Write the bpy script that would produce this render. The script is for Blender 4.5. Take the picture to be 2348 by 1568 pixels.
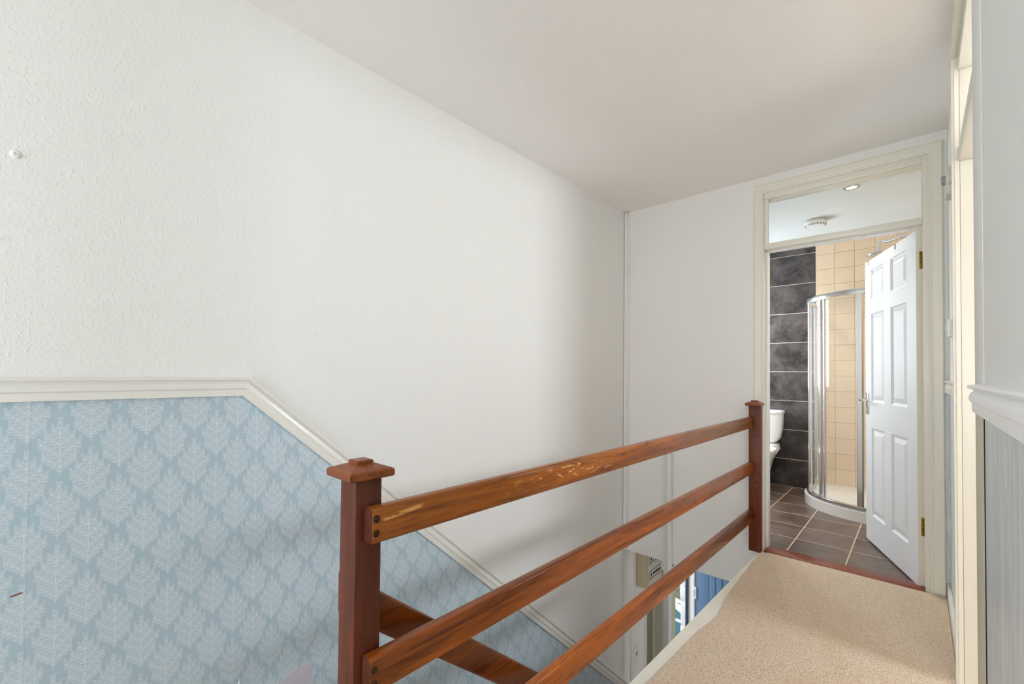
import bpy, bmesh, math, random
from mathutils import Vector, Matrix

for o in list(bpy.data.objects):
    bpy.data.objects.remove(o, do_unlink=True)
random.seed(7)
SC = bpy.context.scene
COL = SC.collection

def lin(c):
    return c / 12.92 if c <= 0.04045 else ((c + 0.055) / 1.055) ** 2.4
def rgb(r, g, b):
    return (lin(r / 255), lin(g / 255), lin(b / 255), 1.0)

# ------------------------------------------------------------------ camera
EYE = 1.165
yaw, pitch, roll = map(math.radians, (43.145, 1.064, 0.58))
F = Vector((-math.sin(yaw), math.cos(yaw), 0)); R = Vector((math.cos(yaw), math.sin(yaw), 0)); U = Vector((0, 0, 1))
F2 = math.cos(pitch) * F + math.sin(pitch) * U; U2 = -math.sin(pitch) * F + math.cos(pitch) * U
R3 = math.cos(roll) * R + math.sin(roll) * U2; U3 = -math.sin(roll) * R + math.cos(roll) * U2
cam = bpy.data.cameras.new('camera'); camo = bpy.data.objects.new('camera', cam); COL.objects.link(camo)
camo.matrix_world = Matrix(((R3.x, U3.x, -F2.x, 0), (R3.y, U3.y, -F2.y, 0), (R3.z, U3.z, -F2.z, EYE), (0, 0, 0, 1)))
cam.sensor_width = 36; cam.sensor_fit = 'HORIZONTAL'
cam.lens = 1009.25 / 2348 * 36; cam.shift_x = 15.37 / 2348; cam.shift_y = 51.78 / 2348
cam.clip_start = 0.02
SC.camera = camo

# watts of each light: back window, small bedroom window, added bedroom fill, bathroom window, downlights; sky strength
P_A, P_B, P_C, P_D, P_G, P_W = 20.5, 29.5, 16.5, 28.5, 30, 1.9
# ------------------------------------------------------------------ world, exposure, daylight
W_ = bpy.data.worlds.new('overcast_sky'); SC.world = W_; W_.use_nodes = True
W_.node_tree.nodes['Background'].inputs[0].default_value = (0.94, 0.965, 1.0, 1)
W_.node_tree.nodes['Background'].inputs[1].default_value = P_W
vs = SC.view_settings
vs.view_transform = 'Standard'; vs.look = 'None'; vs.gamma = 1; vs.use_curve_mapping = False
vs.exposure = 0.36
SC.cycles.use_denoising = True
SC.cycles.max_bounces = 10; SC.cycles.diffuse_bounces = 6; SC.cycles.glossy_bounces = 4; SC.cycles.transparent_max_bounces = 10
SC.cycles.sample_clamp_indirect = 5; SC.cycles.use_adaptive_sampling = True; SC.cycles.adaptive_threshold = 0.05; SC.cycles.adaptive_min_samples = 16; SC.cycles.use_light_tree = False

def area(name, loc, target, sx, sy, power, color=(1, 1, 1)):
    l = bpy.data.lights.new(name, 'AREA'); l.shape = 'RECTANGLE'; l.size = sx; l.size_y = sy
    l.energy = power; l.color = color
    o = bpy.data.objects.new(name, l); COL.objects.link(o); o.location = loc
    o.rotation_euler = (Vector(target) - Vector(loc)).to_track_quat('-Z', 'Y').to_euler()
    return o
W = -1.768      # face of the long stair wall
E = 3.332       # face of the end wall with the bathroom door
CE = 2.502      # ceiling
LOW = -2.6      # floor of the lower hall
# daylight standing in the window openings, plus an added fill in the bedroom
area('daylight_back_window', (-0.80, -2.27, 1.15), (-0.80, 0, 1.15), 1.5, 1.9, P_A, (0.985, 0.99, 0.985))
area('daylight_bedroom_window', (1.47, 2.33, 1.62), (0, 2.33, 1.62), 0.42, 0.32, P_B, (0.93, 0.965, 1.0))
area('added_bedroom_fill', (0.82, 0.06, 1.5), (0.82, 3, 1.5), 0.9, 1.25, P_C, (1.0, 0.98, 0.95))  # added fill lamp, brightens the side room and the landing through its doorway
area('daylight_bathroom_window', (-1.85, 5.0, 1.55), (0, 5.0, 1.55), 0.78, 1.08, P_D, (0.86, 0.94, 1.0))

# ------------------------------------------------------------------ shader helpers
class X:
    """tiny expression wrapper round shader math sockets"""
    nt = None
    def __init__(s, v): s.v = v
    @staticmethod
    def op(name, *a):
        n = X.nt.nodes.new('ShaderNodeMath'); n.operation = name
        for i, q in enumerate(a):
            q = q.v if isinstance(q, X) else q
            if isinstance(q, (int, float)): n.inputs[i].default_value = q
            else: X.nt.links.new(q, n.inputs[i])
        return X(n.outputs[0])
    def __add__(s, o): return X.op('ADD', s, o)
    __radd__ = __add__
    def __sub__(s, o): return X.op('SUBTRACT', s, o)
    def __rsub__(s, o): return X.op('SUBTRACT', o, s)
    def __mul__(s, o): return X.op('MULTIPLY', s, o)
    __rmul__ = __mul__
    def __truediv__(s, o): return X.op('DIVIDE', s, o)
    def mod(s, m): return X.op('FLOORED_MODULO', s, m)
    def abs(s): return X.op('ABSOLUTE', s)
    def floor(s): return X.op('FLOOR', s)
    def lt(s, o): return X.op('LESS_THAN', s, o)
    def gt(s, o): return X.op('GREATER_THAN', s, o)
    def sqrt(s): return X.op('SQRT', s)
    def max(s, o): return X.op('MAXIMUM', s, o)
    def min(s, o): return X.op('MINIMUM', s, o)
    def step(s, a, b):            # smoothstep a->b gives 0->1
        n = X.nt.nodes.new('ShaderNodeMapRange'); n.interpolation_type = 'SMOOTHSTEP'
        X.nt.links.new(s.v, n.inputs[0]); n.inputs[1].default_value = a; n.inputs[2].default_value = b
        return X(n.outputs[0])

class M:
    """material under construction"""
    def __init__(s, name, col=(0.8, 0.8, 0.8, 1), rough=0.5, metal=0.0, spec=0.5, coat=0.0):
        s.m = bpy.data.materials.new(name); s.m.use_nodes = True; s.nt = s.m.node_tree; X.nt = s.nt
        s.b = s.nt.nodes['Principled BSDF']
        s.b.inputs['Base Color'].default_value = col; s.b.inputs['Roughness'].default_value = rough
        s.b.inputs['Metallic'].default_value = metal; s.b.inputs['Specular IOR Level'].default_value = spec
        s.b.inputs['Coat Weight'].default_value = coat; s.b.inputs['Coat Roughness'].default_value = 0.15
        s.geo = None
    def node(s, t, **k):
        n = s.nt.nodes.new(t)
        for a, v in k.items(): setattr(n, a, v)
        return n
    def link(s, a, b): s.nt.links.new(a.v if isinstance(a, X) else a, b)
    def pos(s):
        if not s.geo: s.geo = s.node('ShaderNodeNewGeometry')
        return s.geo.outputs['Position']
    def xyz(s):
        n = s.node('ShaderNodeSeparateXYZ'); s.link(s.pos(), n.inputs[0]); return [X(q) for q in n.outputs]
    def mapped(s, scale, rot=(0, 0, 0), src=None, loc=None):
        n = s.node('ShaderNodeMapping'); s.link(src or s.pos(), n.inputs[0])
        n.inputs['Scale'].default_value = scale; n.inputs['Rotation'].default_value = rot
        if loc is not None: s.link(loc, n.inputs['Location'])
        return n.outputs[0]
    def noise(s, scale, detail=3, rough=0.5, vec=None, dist=0.0):
        n = s.node('ShaderNodeTexNoise'); n.inputs['Scale'].default_value = scale; n.inputs['Detail'].default_value = detail
        n.inputs['Roughness'].default_value = rough; n.inputs['Distortion'].default_value = dist
        s.link(vec or s.pos(), n.inputs['Vector']); return X(n.outputs['Fac'])
    def voro(s, scale, vec=None, feature='F1'):
        n = s.node('ShaderNodeTexVoronoi', feature=feature); n.inputs['Scale'].default_value = scale
        s.link(vec or s.pos(), n.inputs['Vector']); return X(n.outputs['Distance'])
    def mix(s, fac, a, b):
        n = s.node('ShaderNodeMix', data_type='RGBA')
        for sock, v in ((n.inputs[0], fac), (n.inputs[6], a), (n.inputs[7], b)):
            if isinstance(v, X): s.link(v, sock)
            elif isinstance(v, (int, float, tuple)): sock.default_value = v
            else: s.nt.links.new(v, sock)
        return n.outputs[2]
    def color(s, sock): s.nt.links.new(sock, s.b.inputs['Base Color']); return s
    def rough(s, x): s.link(x, s.b.inputs['Roughness']); return s
    def bump(s, h, dist=0.001, strength=1.0):
        n = s.node('ShaderNodeBump'); n.inputs['Distance'].default_value = dist; n.inputs['Strength'].default_value = strength
        s.link(h, n.inputs['Height']); s.nt.links.new(n.outputs[0], s.b.inputs['Normal']); return s

def simple(name, col, rough=0.5, metal=0.0, spec=0.5, coat=0.0, var=0.0, bump=0.0, bscale=60):
    m = M(name, col, rough, metal, spec, coat)
    if var:
        n = m.noise(6, 4)
        m.color(m.mix(n.step(0.3, 0.7), tuple(c * (1 - var) for c in col[:3]) + (1,), tuple(min(1, c * (1 + var)) for c in col[:3]) + (1,)))
    if bump: m.bump(m.noise(bscale, 3), bump)
    return m.m

def m_woodchip():
    m = M('white_woodchip_paint', rgb(241, 241, 239), 0.62, spec=0.3)
    vec = m.mapped((1, 1, 0.75))
    a = m.noise(95, 2, 0.6, vec)
    m.bump(a.step(0.52, 0.78) * 0.7 + a * 0.5, 0.0013, 0.7)
    return m.m
def m_plaster(name, col, d=0.0008, sc=160):
    m = M(name, col, 0.7, spec=0.25)
    m.bump(m.noise(sc, 2), d * 1.2, 0.7); return m.m
def m_ceiling():
    m = M('stippled_ceiling_paint', rgb(247, 244, 241), 0.75, spec=0.2)
    vec = m.mapped((1, 1.6, 1))
    m.bump(m.noise(75, 2, 0.7, vec).step(0.35, 0.8), 0.0010, 0.6); return m.m

def m_wallpaper():
    m = M('blue_leaf_wallpaper', rgb(160, 184, 198), 0.5, spec=0.4)
    _, yy, zz = m.xyz()
    y_true = yy; wob = m.noise(42, 1)
    yy = yy + (wob - 0.5) * 0.006; zz = zz - (wob - 0.5) * 0.005
    cp, H = 0.0634, 0.1795
    phi = math.radians(47); ct, st = math.cos(phi), math.sin(phi)
    pp, L = 0.0212, 0.0142
    def cell(a0, b0): return ((yy - (a0 - cp)).mod(2 * cp) - cp).abs(), (zz - b0).mod(H)
    def motif():
        # half-drop repeat: pick whichever of the two staggered diamonds this point lies in
        a1, v1 = cell(-0.012, 0.764); a2, v2 = cell(-0.012 + cp, 0.764 + H / 2)
        pick = (a1 * (1 / cp) + (v1 - H / 2).abs() * (2 / H)).lt(1.0)
        au = a2 + (a1 - a2) * pick; v = v2 + (v1 - v2) * pick
        w = (v - au * (st / ct)) * ct + (au * au) * 2.2       # perpendicular to the side branches, curving up a little
        k = ((w + pp / 2) / pp).floor()
        t = w - k * pp
        s = au / ct + k * 0.004
        kc = (s / L).floor()
        sl = s - (kc + 0.5) * L
        ta = t.abs()
        ang = math.radians(25); ca, sa = math.cos(ang), math.sin(ang)
        dx, dy = sl - 0.0004, ta - 0.0054
        ex = (dx * ca + dy * sa) / 0.0088; ey = (dy * ca - dx * sa) / 0.0032
        f = ey.abs() * 0.85 + ex * ex                            # pointed leaf outline
        ring = 1.0 - (f - 0.84).abs().step(0.08, 0.30)
        fill = 1.0 - f.step(0.9, 1.1)
            # whole leaves are kept or dropped by where their centre lies
        sc = (kc + 0.5) * L
        uc = (sc - k * 0.004) * ct; vc = k * (pp / ct) + uc * (st / ct) - uc * uc * (2.2 / ct)
        inside = (uc * (1 / 0.0575) + (vc - 0.088).abs() * (1 / 0.080)).lt(0.875)
        stem = (1.0 - ta.step(0.0003, 0.0012)) * inside
        cen = (1.0 - au.step(0.0005, 0.0013)) * v.gt(0.012) * v.lt(0.145)
        line = (ring * inside).max(stem).max(cen)
        return line, fill * inside, inside
    line, fill, ins = motif()
    base = m.mix(wob, rgb(172, 196, 211), rgb(184, 204, 217))
    c = m.mix(fill * 0.20 + ins * 0.14, base, rgb(208, 220, 230))
    c = m.mix(line * 0.60, c, rgb(236, 241, 245))
    # seams between drops of paper
    sm = (y_true - 0.525).mod(0.53); seam = 1.0 - sm.min(0.53 - sm).step(0.0003, 0.0012)
    c = m.mix(seam * 0.25, c, rgb(120, 140, 150))
    m.color(c)
    return m.m

def m_streaky():
    m = M('grey_green_streaked_wallpaper', rgb(170, 178, 178), 0.36, spec=0.5)
    n = m.noise(1, 4, 0.6, m.mapped((55, 55, 4)), 1.2); n2 = m.noise(1, 2, 0.5, m.mapped((260, 260, 90)))
    m.color(m.mix((n * 0.82 + n2 * 0.18).step(0.30, 0.68), rgb(188, 198, 202), rgb(226, 232, 234)))
    m.bump(n2, 0.0004); return m.m

def m_wood(name, dark, light, axis, spot=False, gloss=0.28, scale=1.0, coat=0.15):
    m = M(name, dark, gloss, spec=0.4, coat=coat)
    sc = {'y': (38, 2.2, 38), 'z': (38, 38, 2.2), 'x': (2.2, 38, 38)}[axis]
    sc = tuple(q * scale for q in sc)
    g = m.noise(1, 6, 0.62, m.mapped(sc), 0.8)
    big = m.noise(1, 3, 0.5, m.mapped(tuple(q * 0.18 for q in sc)), 0.5)
    fine = m.noise(1, 2, 0.5, m.mapped(tuple(q * 5 for q in sc)))
    c = m.mix((g * 0.55 + big * 0.45).step(0.32, 0.66), dark, light)
    c = m.mix(fine.step(0.50, 0.75) * 0.55, c, tuple(q * 0.55 for q in dark[:3]) + (1,))
    if spot:
        _, y, z = m.xyz()
        # bare scraped patches along the handrail front, longest next to the post
        n = m.noise(1, 4, 0.6, m.mapped((90, 26, 110)))
        r1 = (1.0 - (y - 0.540).abs().step(0.038, 0.056)) * (1.0 - (z - 0.868 + (y - 0.540) * -0.09).abs().step(0.0025, 0.0065))
        r2 = (1.0 - (y - 1.15).abs().step(0.02, 0.4)) * (1.0 - (z - 0.858).abs().step(0.016, 0.028))
        wear = (r1 * n.step(0.34, 0.44)).max(r2 * n.step(0.585, 0.62))
        c = m.mix(wear, c, rgb(222, 156, 82))
    m.color(c); m.bump(g * 0.6 + fine * 0.4, 0.0005, 0.6)
    m.rough(g * 0.14 + (gloss - 0.06)); return m.m

def m_carpet():
    m = M('beige_loop_pile_carpet', rgb(190, 172, 152), 0.95, spec=0.1)
    vec = m.mapped((1.0, 1.0, 1.0))
    x, y, z = m.xyz()
    rows = (x / 0.0062).mod(1.0) - 0.5
    ribs = 1.0 - rows.abs() * 2.0
    v = m.voro(170, vec); n = m.noise(330, 2); big = m.noise(5, 4)
    h = (1.0 - v) * 0.7 + ribs * 0.25 + n * 0.25
    c = m.mix((v * 0.9 + n * 0.35).step(0.15, 1.15), rgb(228, 213, 195), rgb(184, 163, 141))
    c = m.mix(big.step(0.35, 0.7) * 0.25, c, rgb(202, 175, 148))
    m.color(c); m.bump(h, 0.0028, 0.9); return m.m

def m_tile(name, a, b, rough, sc=5.0, dist=1.2, spec=0.5):
    m = M(name, a, rough, spec=spec)
    oi = m.node('ShaderNodeObjectInfo')
    vec = m.node('ShaderNodeVectorMath', operation='ADD'); m.link(m.pos(), vec.inputs[0])
    mul = m.node('ShaderNodeCombineXYZ'); r = X(oi.outputs['Random']) * 37.0
    for i in range(3): m.link(r, mul.inputs[i])
    m.link(mul.outputs[0], vec.inputs[1])
    n = m.noise(sc, 8, 0.68, vec.outputs[0], dist); n2 = m.noise(sc * 9, 4, 0.7, vec.outputs[0])
    f = (n * 0.75 + n2 * 0.25)
    m.color(m.mix(f.step(0.36, 0.66), a, b)); m.rough(f * 0.25 + (rough - 0.1)); m.bump(f, 0.0006, 0.5)
    return m.m

def m_glass(name, tint=(0.97, 0.99, 1.0, 1), ior=1.3):
    m = M(name); nt = m.nt; nt.nodes.remove(m.b)
    tr = m.node('ShaderNodeBsdfTransparent'); tr.inputs[0].default_value = tint
    gl = m.node('ShaderNodeBsdfGlossy'); gl.inputs['Roughness'].default_value = 0.02
    fr = m.node('ShaderNodeFresnel'); fr.inputs['IOR'].default_value = ior
    mx = m.node('ShaderNodeMixShader')
    g_ = m.node('ShaderNodeNewGeometry'); m.link(X(fr.outputs[0]) * (1.0 - X(g_.outputs['Backfacing'])), mx.inputs[0]); m.link(tr.outputs[0], mx.inputs[1]); m.link(gl.outputs[0], mx.inputs[2])
    m.link(mx.outputs[0], nt.nodes['Material Output'].inputs[0]); return m.m

def m_milky(name, tint, haze, hz, gloss, trl=0.0):
    # clear pane with a little surface haze, gloss and (for obscured panes) translucency
    m = M(name); nt = m.nt; nt.nodes.remove(m.b)
    cur = m.node('ShaderNodeBsdfTransparent'); cur.inputs[0].default_value = tint; cur = cur.outputs[0]
    for kind, f, col in (('ShaderNodeBsdfTranslucent', trl, haze), ('ShaderNodeBsdfDiffuse', hz, haze), ('ShaderNodeBsdfGlossy', gloss, (1, 1, 1, 1))):
        if f <= 0: continue
        n = m.node(kind); n.inputs[0].default_value = col
        if kind.endswith('Glossy'): n.inputs['Roughness'].default_value = 0.03
        mx = m.node('ShaderNodeMixShader'); mx.inputs[0].default_value = f
        m.link(cur, mx.inputs[1]); m.link(n.outputs[0], mx.inputs[2]); cur = mx.outputs[0]
    m.link(cur, nt.nodes['Material Output'].inputs[0]); return m.m

def m_emit(name, col, st):
    m = M(name); e = m.node('ShaderNodeEmission'); e.inputs[0].default_value = col; e.inputs[1].default_value = st
    m.link(e.outputs[0], m.nt.nodes['Material Output'].inputs[0]); return m.m

MT = dict(
    woodchip=m_woodchip(), plaster=m_plaster('smooth_white_wall_paint', rgb(240, 238, 235)), ceiling=m_ceiling(),
    nearwall=m_plaster('cool_white_stipple_paint', rgb(234, 235, 233), 0.001, 230),
    paper=m_wallpaper(), streak=m_streaky(),
    cream=simple('cream_gloss_paint', rgb(233, 229, 216), 0.35, coat=0.1, bump=0.0004, bscale=90),
    ivory=simple('ivory_gloss_paint', rgb(238, 237, 231), 0.3, coat=0.2, bump=0.0004, bscale=70),
    white=simple('white_satin_paint', rgb(246, 246, 246), 0.35, coat=0.1),
    chalk=simple('chipped_white_gloss_paint', rgb(250, 251, 252), 0.4, bump=0.0012, bscale=60),
    doorw=simple('white_moulded_door_skin', rgb(232, 236, 241), 0.5, spec=0.3),
    nosing=simple('worn_white_edge_paint', rgb(226, 223, 213), 0.5, var=0.03, bump=0.0006, bscale=50),
    olive=simple('olive_cream_edge_paint', rgb(205, 201, 180), 0.45),
    rail=m_wood('worn_amber_wood', rgb(84, 37, 9), rgb(176, 98, 26), 'y', True),
    rail2=m_wood('amber_wood', rgb(88, 37, 8), rgb(182, 94, 22), 'y'),
    srail=m_wood('dark_amber_wood', rgb(72, 30, 10), rgb(138, 70, 24), 'y'),
    endgrain=simple('stained_end_grain', rgb(82, 40, 28), 0.6, spec=0.15, var=0.25), post=m_wood('red_brown_wood', rgb(80, 32, 12), rgb(114, 52, 22), 'z', gloss=0.45, coat=0.03),
    cap=m_wood('chestnut_wood', rgb(92, 40, 15), rgb(150, 78, 32), 'x', gloss=0.4, coat=0.05),
    thresh=m_wood('mahogany_wood', rgb(96, 36, 16), rgb(140, 62, 30), 'x', gloss=0.3),
    carpet=m_carpet(),
    slate=m_tile('dark_slate_tile', rgb(44, 39, 38), rgb(94, 89, 90), 0.36, 5.5, 0.25),
    ftile=m_tile('brown_slate_tile', rgb(82, 68, 61), rgb(122, 104, 95), 0.34, 4.0, 0.8),
    cream_tile=m_tile('cream_ceramic_tile', rgb(222, 199, 170), rgb(229, 208, 181), 0.22, 3.0, 0.4),
    grout=simple('pale_grout', rgb(226, 220, 214), 0.9), grout_f=simple('tan_grout', rgb(200, 182, 158), 0.9),
    grout_c=simple('beige_grout', rgb(170, 148, 122), 0.9),
    bceil=m_plaster('bathroom_ceiling_stipple', rgb(226, 229, 229), 0.0045, 110),
    chrome=simple('polished_chrome', (0.70, 0.72, 0.76, 1), 0.15, 1.0), dchrome=simple('satin_chrome', (0.6, 0.62, 0.66, 1), 0.2, 1.0),
    brass=simple('aged_brass', rgb(160, 126, 46), 0.35, 1.0), screw=simple('tarnished_screw', rgb(96, 74, 48), 0.4, 0.9),
    slotg=simple('shadowed_slot_plastic', rgb(96, 98, 100), 0.6), dark=simple('dark_void', rgb(26, 24, 24), 0.7),
    ceramic=simple('white_ceramic', rgb(240, 242, 245), 0.12, coat=0.4),
    acrylic=simple('white_acrylic_tray', rgb(240, 240, 238), 0.25, coat=0.3),
    plastic=simple('white_plastic', rgb(236, 236, 234), 0.4), cplastic=simple('cream_plastic', rgb(206, 203, 190), 0.45),
    mplastic=simple('cream_meter_case', rgb(206, 192, 160), 0.45), gplastic=simple('grey_plastic', rgb(150, 152, 152), 0.45),
    glass=m_glass('clear_glass'), sglass=m_milky('shower_glass', (0.98, 0.98, 0.975, 1), (0.86, 0.88, 0.88, 1), 0.05, 0.02), frosted=m_milky('frosted_glass', (1, 1, 1, 1), (1, 1, 1, 1), 0.0, 0.02, 0.6),
    curtain=simple('sage_curtain_cloth', rgb(212, 211, 192), 0.9, bump=0.0005, bscale=500),
    blue=simple('blue_door_paint', rgb(98, 131, 165), 0.4), blued=simple('dark_blue_frame_paint', rgb(44, 60, 82), 0.4),
    teal=simple('teal_paint', rgb(84, 122, 140), 0.4), stone=m_tile('whitewashed_stone', rgb(208, 206, 200), rgb(244, 244, 240), 0.9, 14, 1.0),
    shadedw=simple('shaded_white_timber', rgb(216, 214, 207), 0.5), bare=simple('bare_pink_plaster', rgb(200, 196, 206), 0.85, bump=0.0006), lamp=m_emit('warm_lamp_face', (1.0, 0.74, 0.42, 1), 4.5),
    floorw=simple('oak_hall_floor', rgb(150, 120, 90), 0.5, var=0.12), tarmac=simple('grey_paving', rgb(150, 148, 144), 0.9, var=0.1),
    bedwall=simple('warm_bedroom_paint', rgb(226, 208, 190), 0.7),
)
def m_pebble():
    m = M('pebbledash_render', rgb(140, 124, 104), 0.9)
    v = m.voro(105); n = m.noise(150, 3)
    m.color(m.mix((v * 1.0 + n * 0.5).step(0.2, 1.15), rgb(196, 182, 158), rgb(96, 82, 66))); m.bump(1.0 - v, 0.01); return m.m
MT['pebble'] = m_pebble()

# ------------------------------------------------------------------ object helpers
def tag(o, label=None, cat=None, group=None, kind=None):
    for k, v in (('label', label), ('category', cat), ('group', group), ('kind', kind)):
        if v: o[k] = v
    return o
def thing(name, loc, label, cat, group=None, kind=None):
    o = bpy.data.objects.new(name, None); o.empty_display_size = 0.05; COL.objects.link(o); o.location = loc
    ORG[o.name] = Vector(loc)
    return tag(o, label, cat, group, kind)
ORG = {}
def put(name, me, mat, parent=None, smooth=None):
    """link mesh whose coordinates are in world space; origin at its base, or at its parent's origin"""
    if parent is not None: org = ORG[parent.name]
    else:
        xs = [v.co for v in me.vertices]
        mn = Vector([min(c[i] for c in xs) for i in range(3)]); mx = Vector([max(c[i] for c in xs) for i in range(3)])
        org = Vector(((mn.x + mx.x) / 2, (mn.y + mx.y) / 2, mn.z))
    for v in me.vertices: v.co -= org
    o = bpy.data.objects.new(name, me); COL.objects.link(o)
    ORG[o.name] = org.copy()
    if parent is not None: o.parent = parent
    else: o.location = org
    mats = mat if isinstance(mat, (list, tuple)) else [mat]
    for q in mats: me.materials.append(MT[q])
    if smooth is not None:
        for p in me.polygons: p.use_smooth = True
        try: me.set_sharp_from_angle(angle=math.radians(smooth))
        except Exception: pass
    return o
def bm_mesh(bm, name):
    me = bpy.data.meshes.new(name); bmesh.ops.recalc_face_normals(bm, faces=bm.faces[:]); bm.to_mesh(me); bm.free(); return me
def add_box(bm, x0, x1, y0, y1, z0, z1):
    vs_ = [bm.verts.new((x, y, z)) for x in (x0, x1) for y in (y0, y1) for z in (z0, z1)]
    for f in ((0, 1, 3, 2), (4, 6, 7, 5), (0, 4, 5, 1), (2, 3, 7, 6), (0, 2, 6, 4), (1, 5, 7, 3)):
        bm.faces.new([vs_[i] for i in f])
    return vs_
def box(name, b, mat, parent=None, bev=0.0, seg=2, smooth=None):
    bm = bmesh.new(); add_box(bm, *b)
    if bev: bmesh.ops.bevel(bm, geom=bm.edges[:], offset=bev, segments=seg, affect='EDGES', profile=0.5)
    return put(name, bm_mesh(bm, name), mat, parent, smooth if smooth is not None else (40 if bev else None))
def boxes(name, lst, mat, parent=None):
    bm = bmesh.new()
    for b in lst: add_box(bm, *b)
    return put(name, bm_mesh(bm, name), mat, parent)
def poly(name, pts, faces, mat, parent=None, smooth=None, midx=None):
    me = bpy.data.meshes.new(name); me.from_pydata([tuple(p) for p in pts], [], faces)
    if midx:
        for p, i in zip(me.polygons, midx): p.material_index = i
    return put(name, me, mat, parent, smooth)
def sweep(name, profile, path, up, mat, parent=None, closed=False, smooth=30, caps=True):
    """profile (a,b): a along side vector, b along up-ish vector; mitred along path"""
    bm = bmesh.new(); rings = []
    P = [Vector(p) for p in path]; n = len(P)
    for i, p in enumerate(P):
        d0 = (P[i] - P[i - 1]).normalized() if (i > 0 or closed) else (P[1] - P[0]).normalized()
        d1 = (P[(i + 1) % n] - P[i]).normalized() if (i < n - 1 or closed) else d0
        t = (d0 + d1).normalized()
        side = t.cross(Vector(up)).normalized(); u_ = side.cross(t).normalized()
        k = 1.0 / max(0.3, t.dot(d1))
        # stretch only in the plane of the bend
        bend = (d1 - d0)
        ring = []
        for a, b in profile:
            off = side * a + u_ * b
            if bend.length > 1e-5:
                q = (bend - t * bend.dot(t)).normalized(); off += q * (off.dot(q) * (k - 1))
            ring.append(bm.verts.new(p + off))
        rings.append(ring)
    m = len(profile)
    for i in range(n if closed else n - 1):
        a, b = rings[i], rings[(i + 1) % n]
        for j in range(m): bm.faces.new((a[j], a[(j + 1) % m], b[(j + 1) % m], b[j]))
    if caps and not closed:
        bm.faces.new(rings[0]); bm.faces.new(rings[-1])
    return put(name, bm_mesh(bm, name), mat, parent, smooth)
def circle(r, n=12): return [(r * math.cos(2 * math.pi * i / n), r * math.sin(2 * math.pi * i / n)) for i in range(n)]
def tube(name, path, r, mat, parent=None, n=12, up=(0, 0, 1)):
    return sweep(name, circle(r, n), path, up, mat, parent, smooth=50)
def lathe(name, prof, origin, axis, mat, parent=None, n=28, smooth=40):
    ax = Vector(axis).normalized(); q = ax.to_track_quat('Z', 'Y'); bm = bmesh.new(); rings = []
    for r, h in prof:
        if r < 1e-6: rings.append([bm.verts.new(Vector(origin) + ax * h)])
        else: rings.append([bm.verts.new(Vector(origin) + q @ Vector((r * math.cos(2 * math.pi * i / n), r * math.sin(2 * math.pi * i / n), h))) for i in range(n)])
    for a, b in zip(rings, rings[1:]):
        for i in range(n):
            if len(a) == 1 and len(b) == 1: continue
            if len(a) == 1: bm.faces.new((a[0], b[i], b[(i + 1) % n]))
            elif len(b) == 1: bm.faces.new((a[i], a[(i + 1) % n], b[0]))
            else: bm.faces.new((a[i], a[(i + 1) % n], b[(i + 1) % n], b[i]))
    return put(name, bm_mesh(bm, name), mat, parent, smooth)
def prism(name, outline, z0, z1, mat, parent=None, bev=0.0, smooth=40):
    bm = bmesh.new(); b = [bm.verts.new((x, y, z0)) for x, y in outline]; t = [bm.verts.new((x, y, z1)) for x, y in outline]
    n = len(outline); bm.faces.new(b); tf = bm.faces.new(t)
    for i in range(n): bm.faces.new((b[i], b[(i + 1) % n], t[(i + 1) % n], t[i]))
    if bev: bmesh.ops.bevel(bm, geom=tf.edges[:], offset=bev, segments=3, affect='EDGES', profile=0.5)
    return put(name, bm_mesh(bm, name), mat, parent, smooth)
def clone(o, name, parent, delta):
    c = o.copy(); c.name = name; COL.objects.link(c); c.parent = parent; c.location = o.location + Vector(delta); return c
def ST(o, label=None): o['kind'] = 'structure'; return tag(o, label) if label else o
def cutbox(name, outer, holes, axis, mat, parent=None):
    """wall slab with rectangular holes; axis 'x' or 'y' is the thin one, holes are (a0,a1,z0,z1)"""
    x0, x1, y0, y1, z0, z1 = outer
    A0, A1 = (y0, y1) if axis == 'x' else (x0, x1)
    as_ = sorted({A0, A1} | {h[0] for h in holes} | {h[1] for h in holes}); zs = sorted({z0, z1} | {h[2] for h in holes} | {h[3] for h in holes})
    bm = bmesh.new()
    for a, b in zip(as_, as_[1:]):
        for c, d in zip(zs, zs[1:]):
            if any(h[0] <= (a + b) / 2 <= h[1] and h[2] <= (c + d) / 2 <= h[3] for h in holes): continue
            add_box(bm, *((x0, x1, a, b, c, d) if axis == 'x' else (a, b, y0, y1, c, d)))
    bmesh.ops.remove_doubles(bm, verts=bm.verts[:], dist=1e-5)
    seen = {}
    for f in bm.faces: seen.setdefault(tuple(sorted(v.index for v in f.verts)), []).append(f)
    bm.verts.index_update(); seen = {}
    for f in bm.faces: seen.setdefault(tuple(sorted(v.index for v in f.verts)), []).append(f)
    bmesh.ops.delete(bm, geom=[f for l in seen.values() if len(l) > 1 for f in l], context='FACES')
    return put(name, bm_mesh(bm, name), mat, parent)

BK = -2.2       # wall behind the camera
RN, RF = 0.100, 0.122   # right wall, near and far stretch
FW = 5.448      # far wall of the bathroom
FD = 4.75       # front wall of the lower hall
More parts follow.
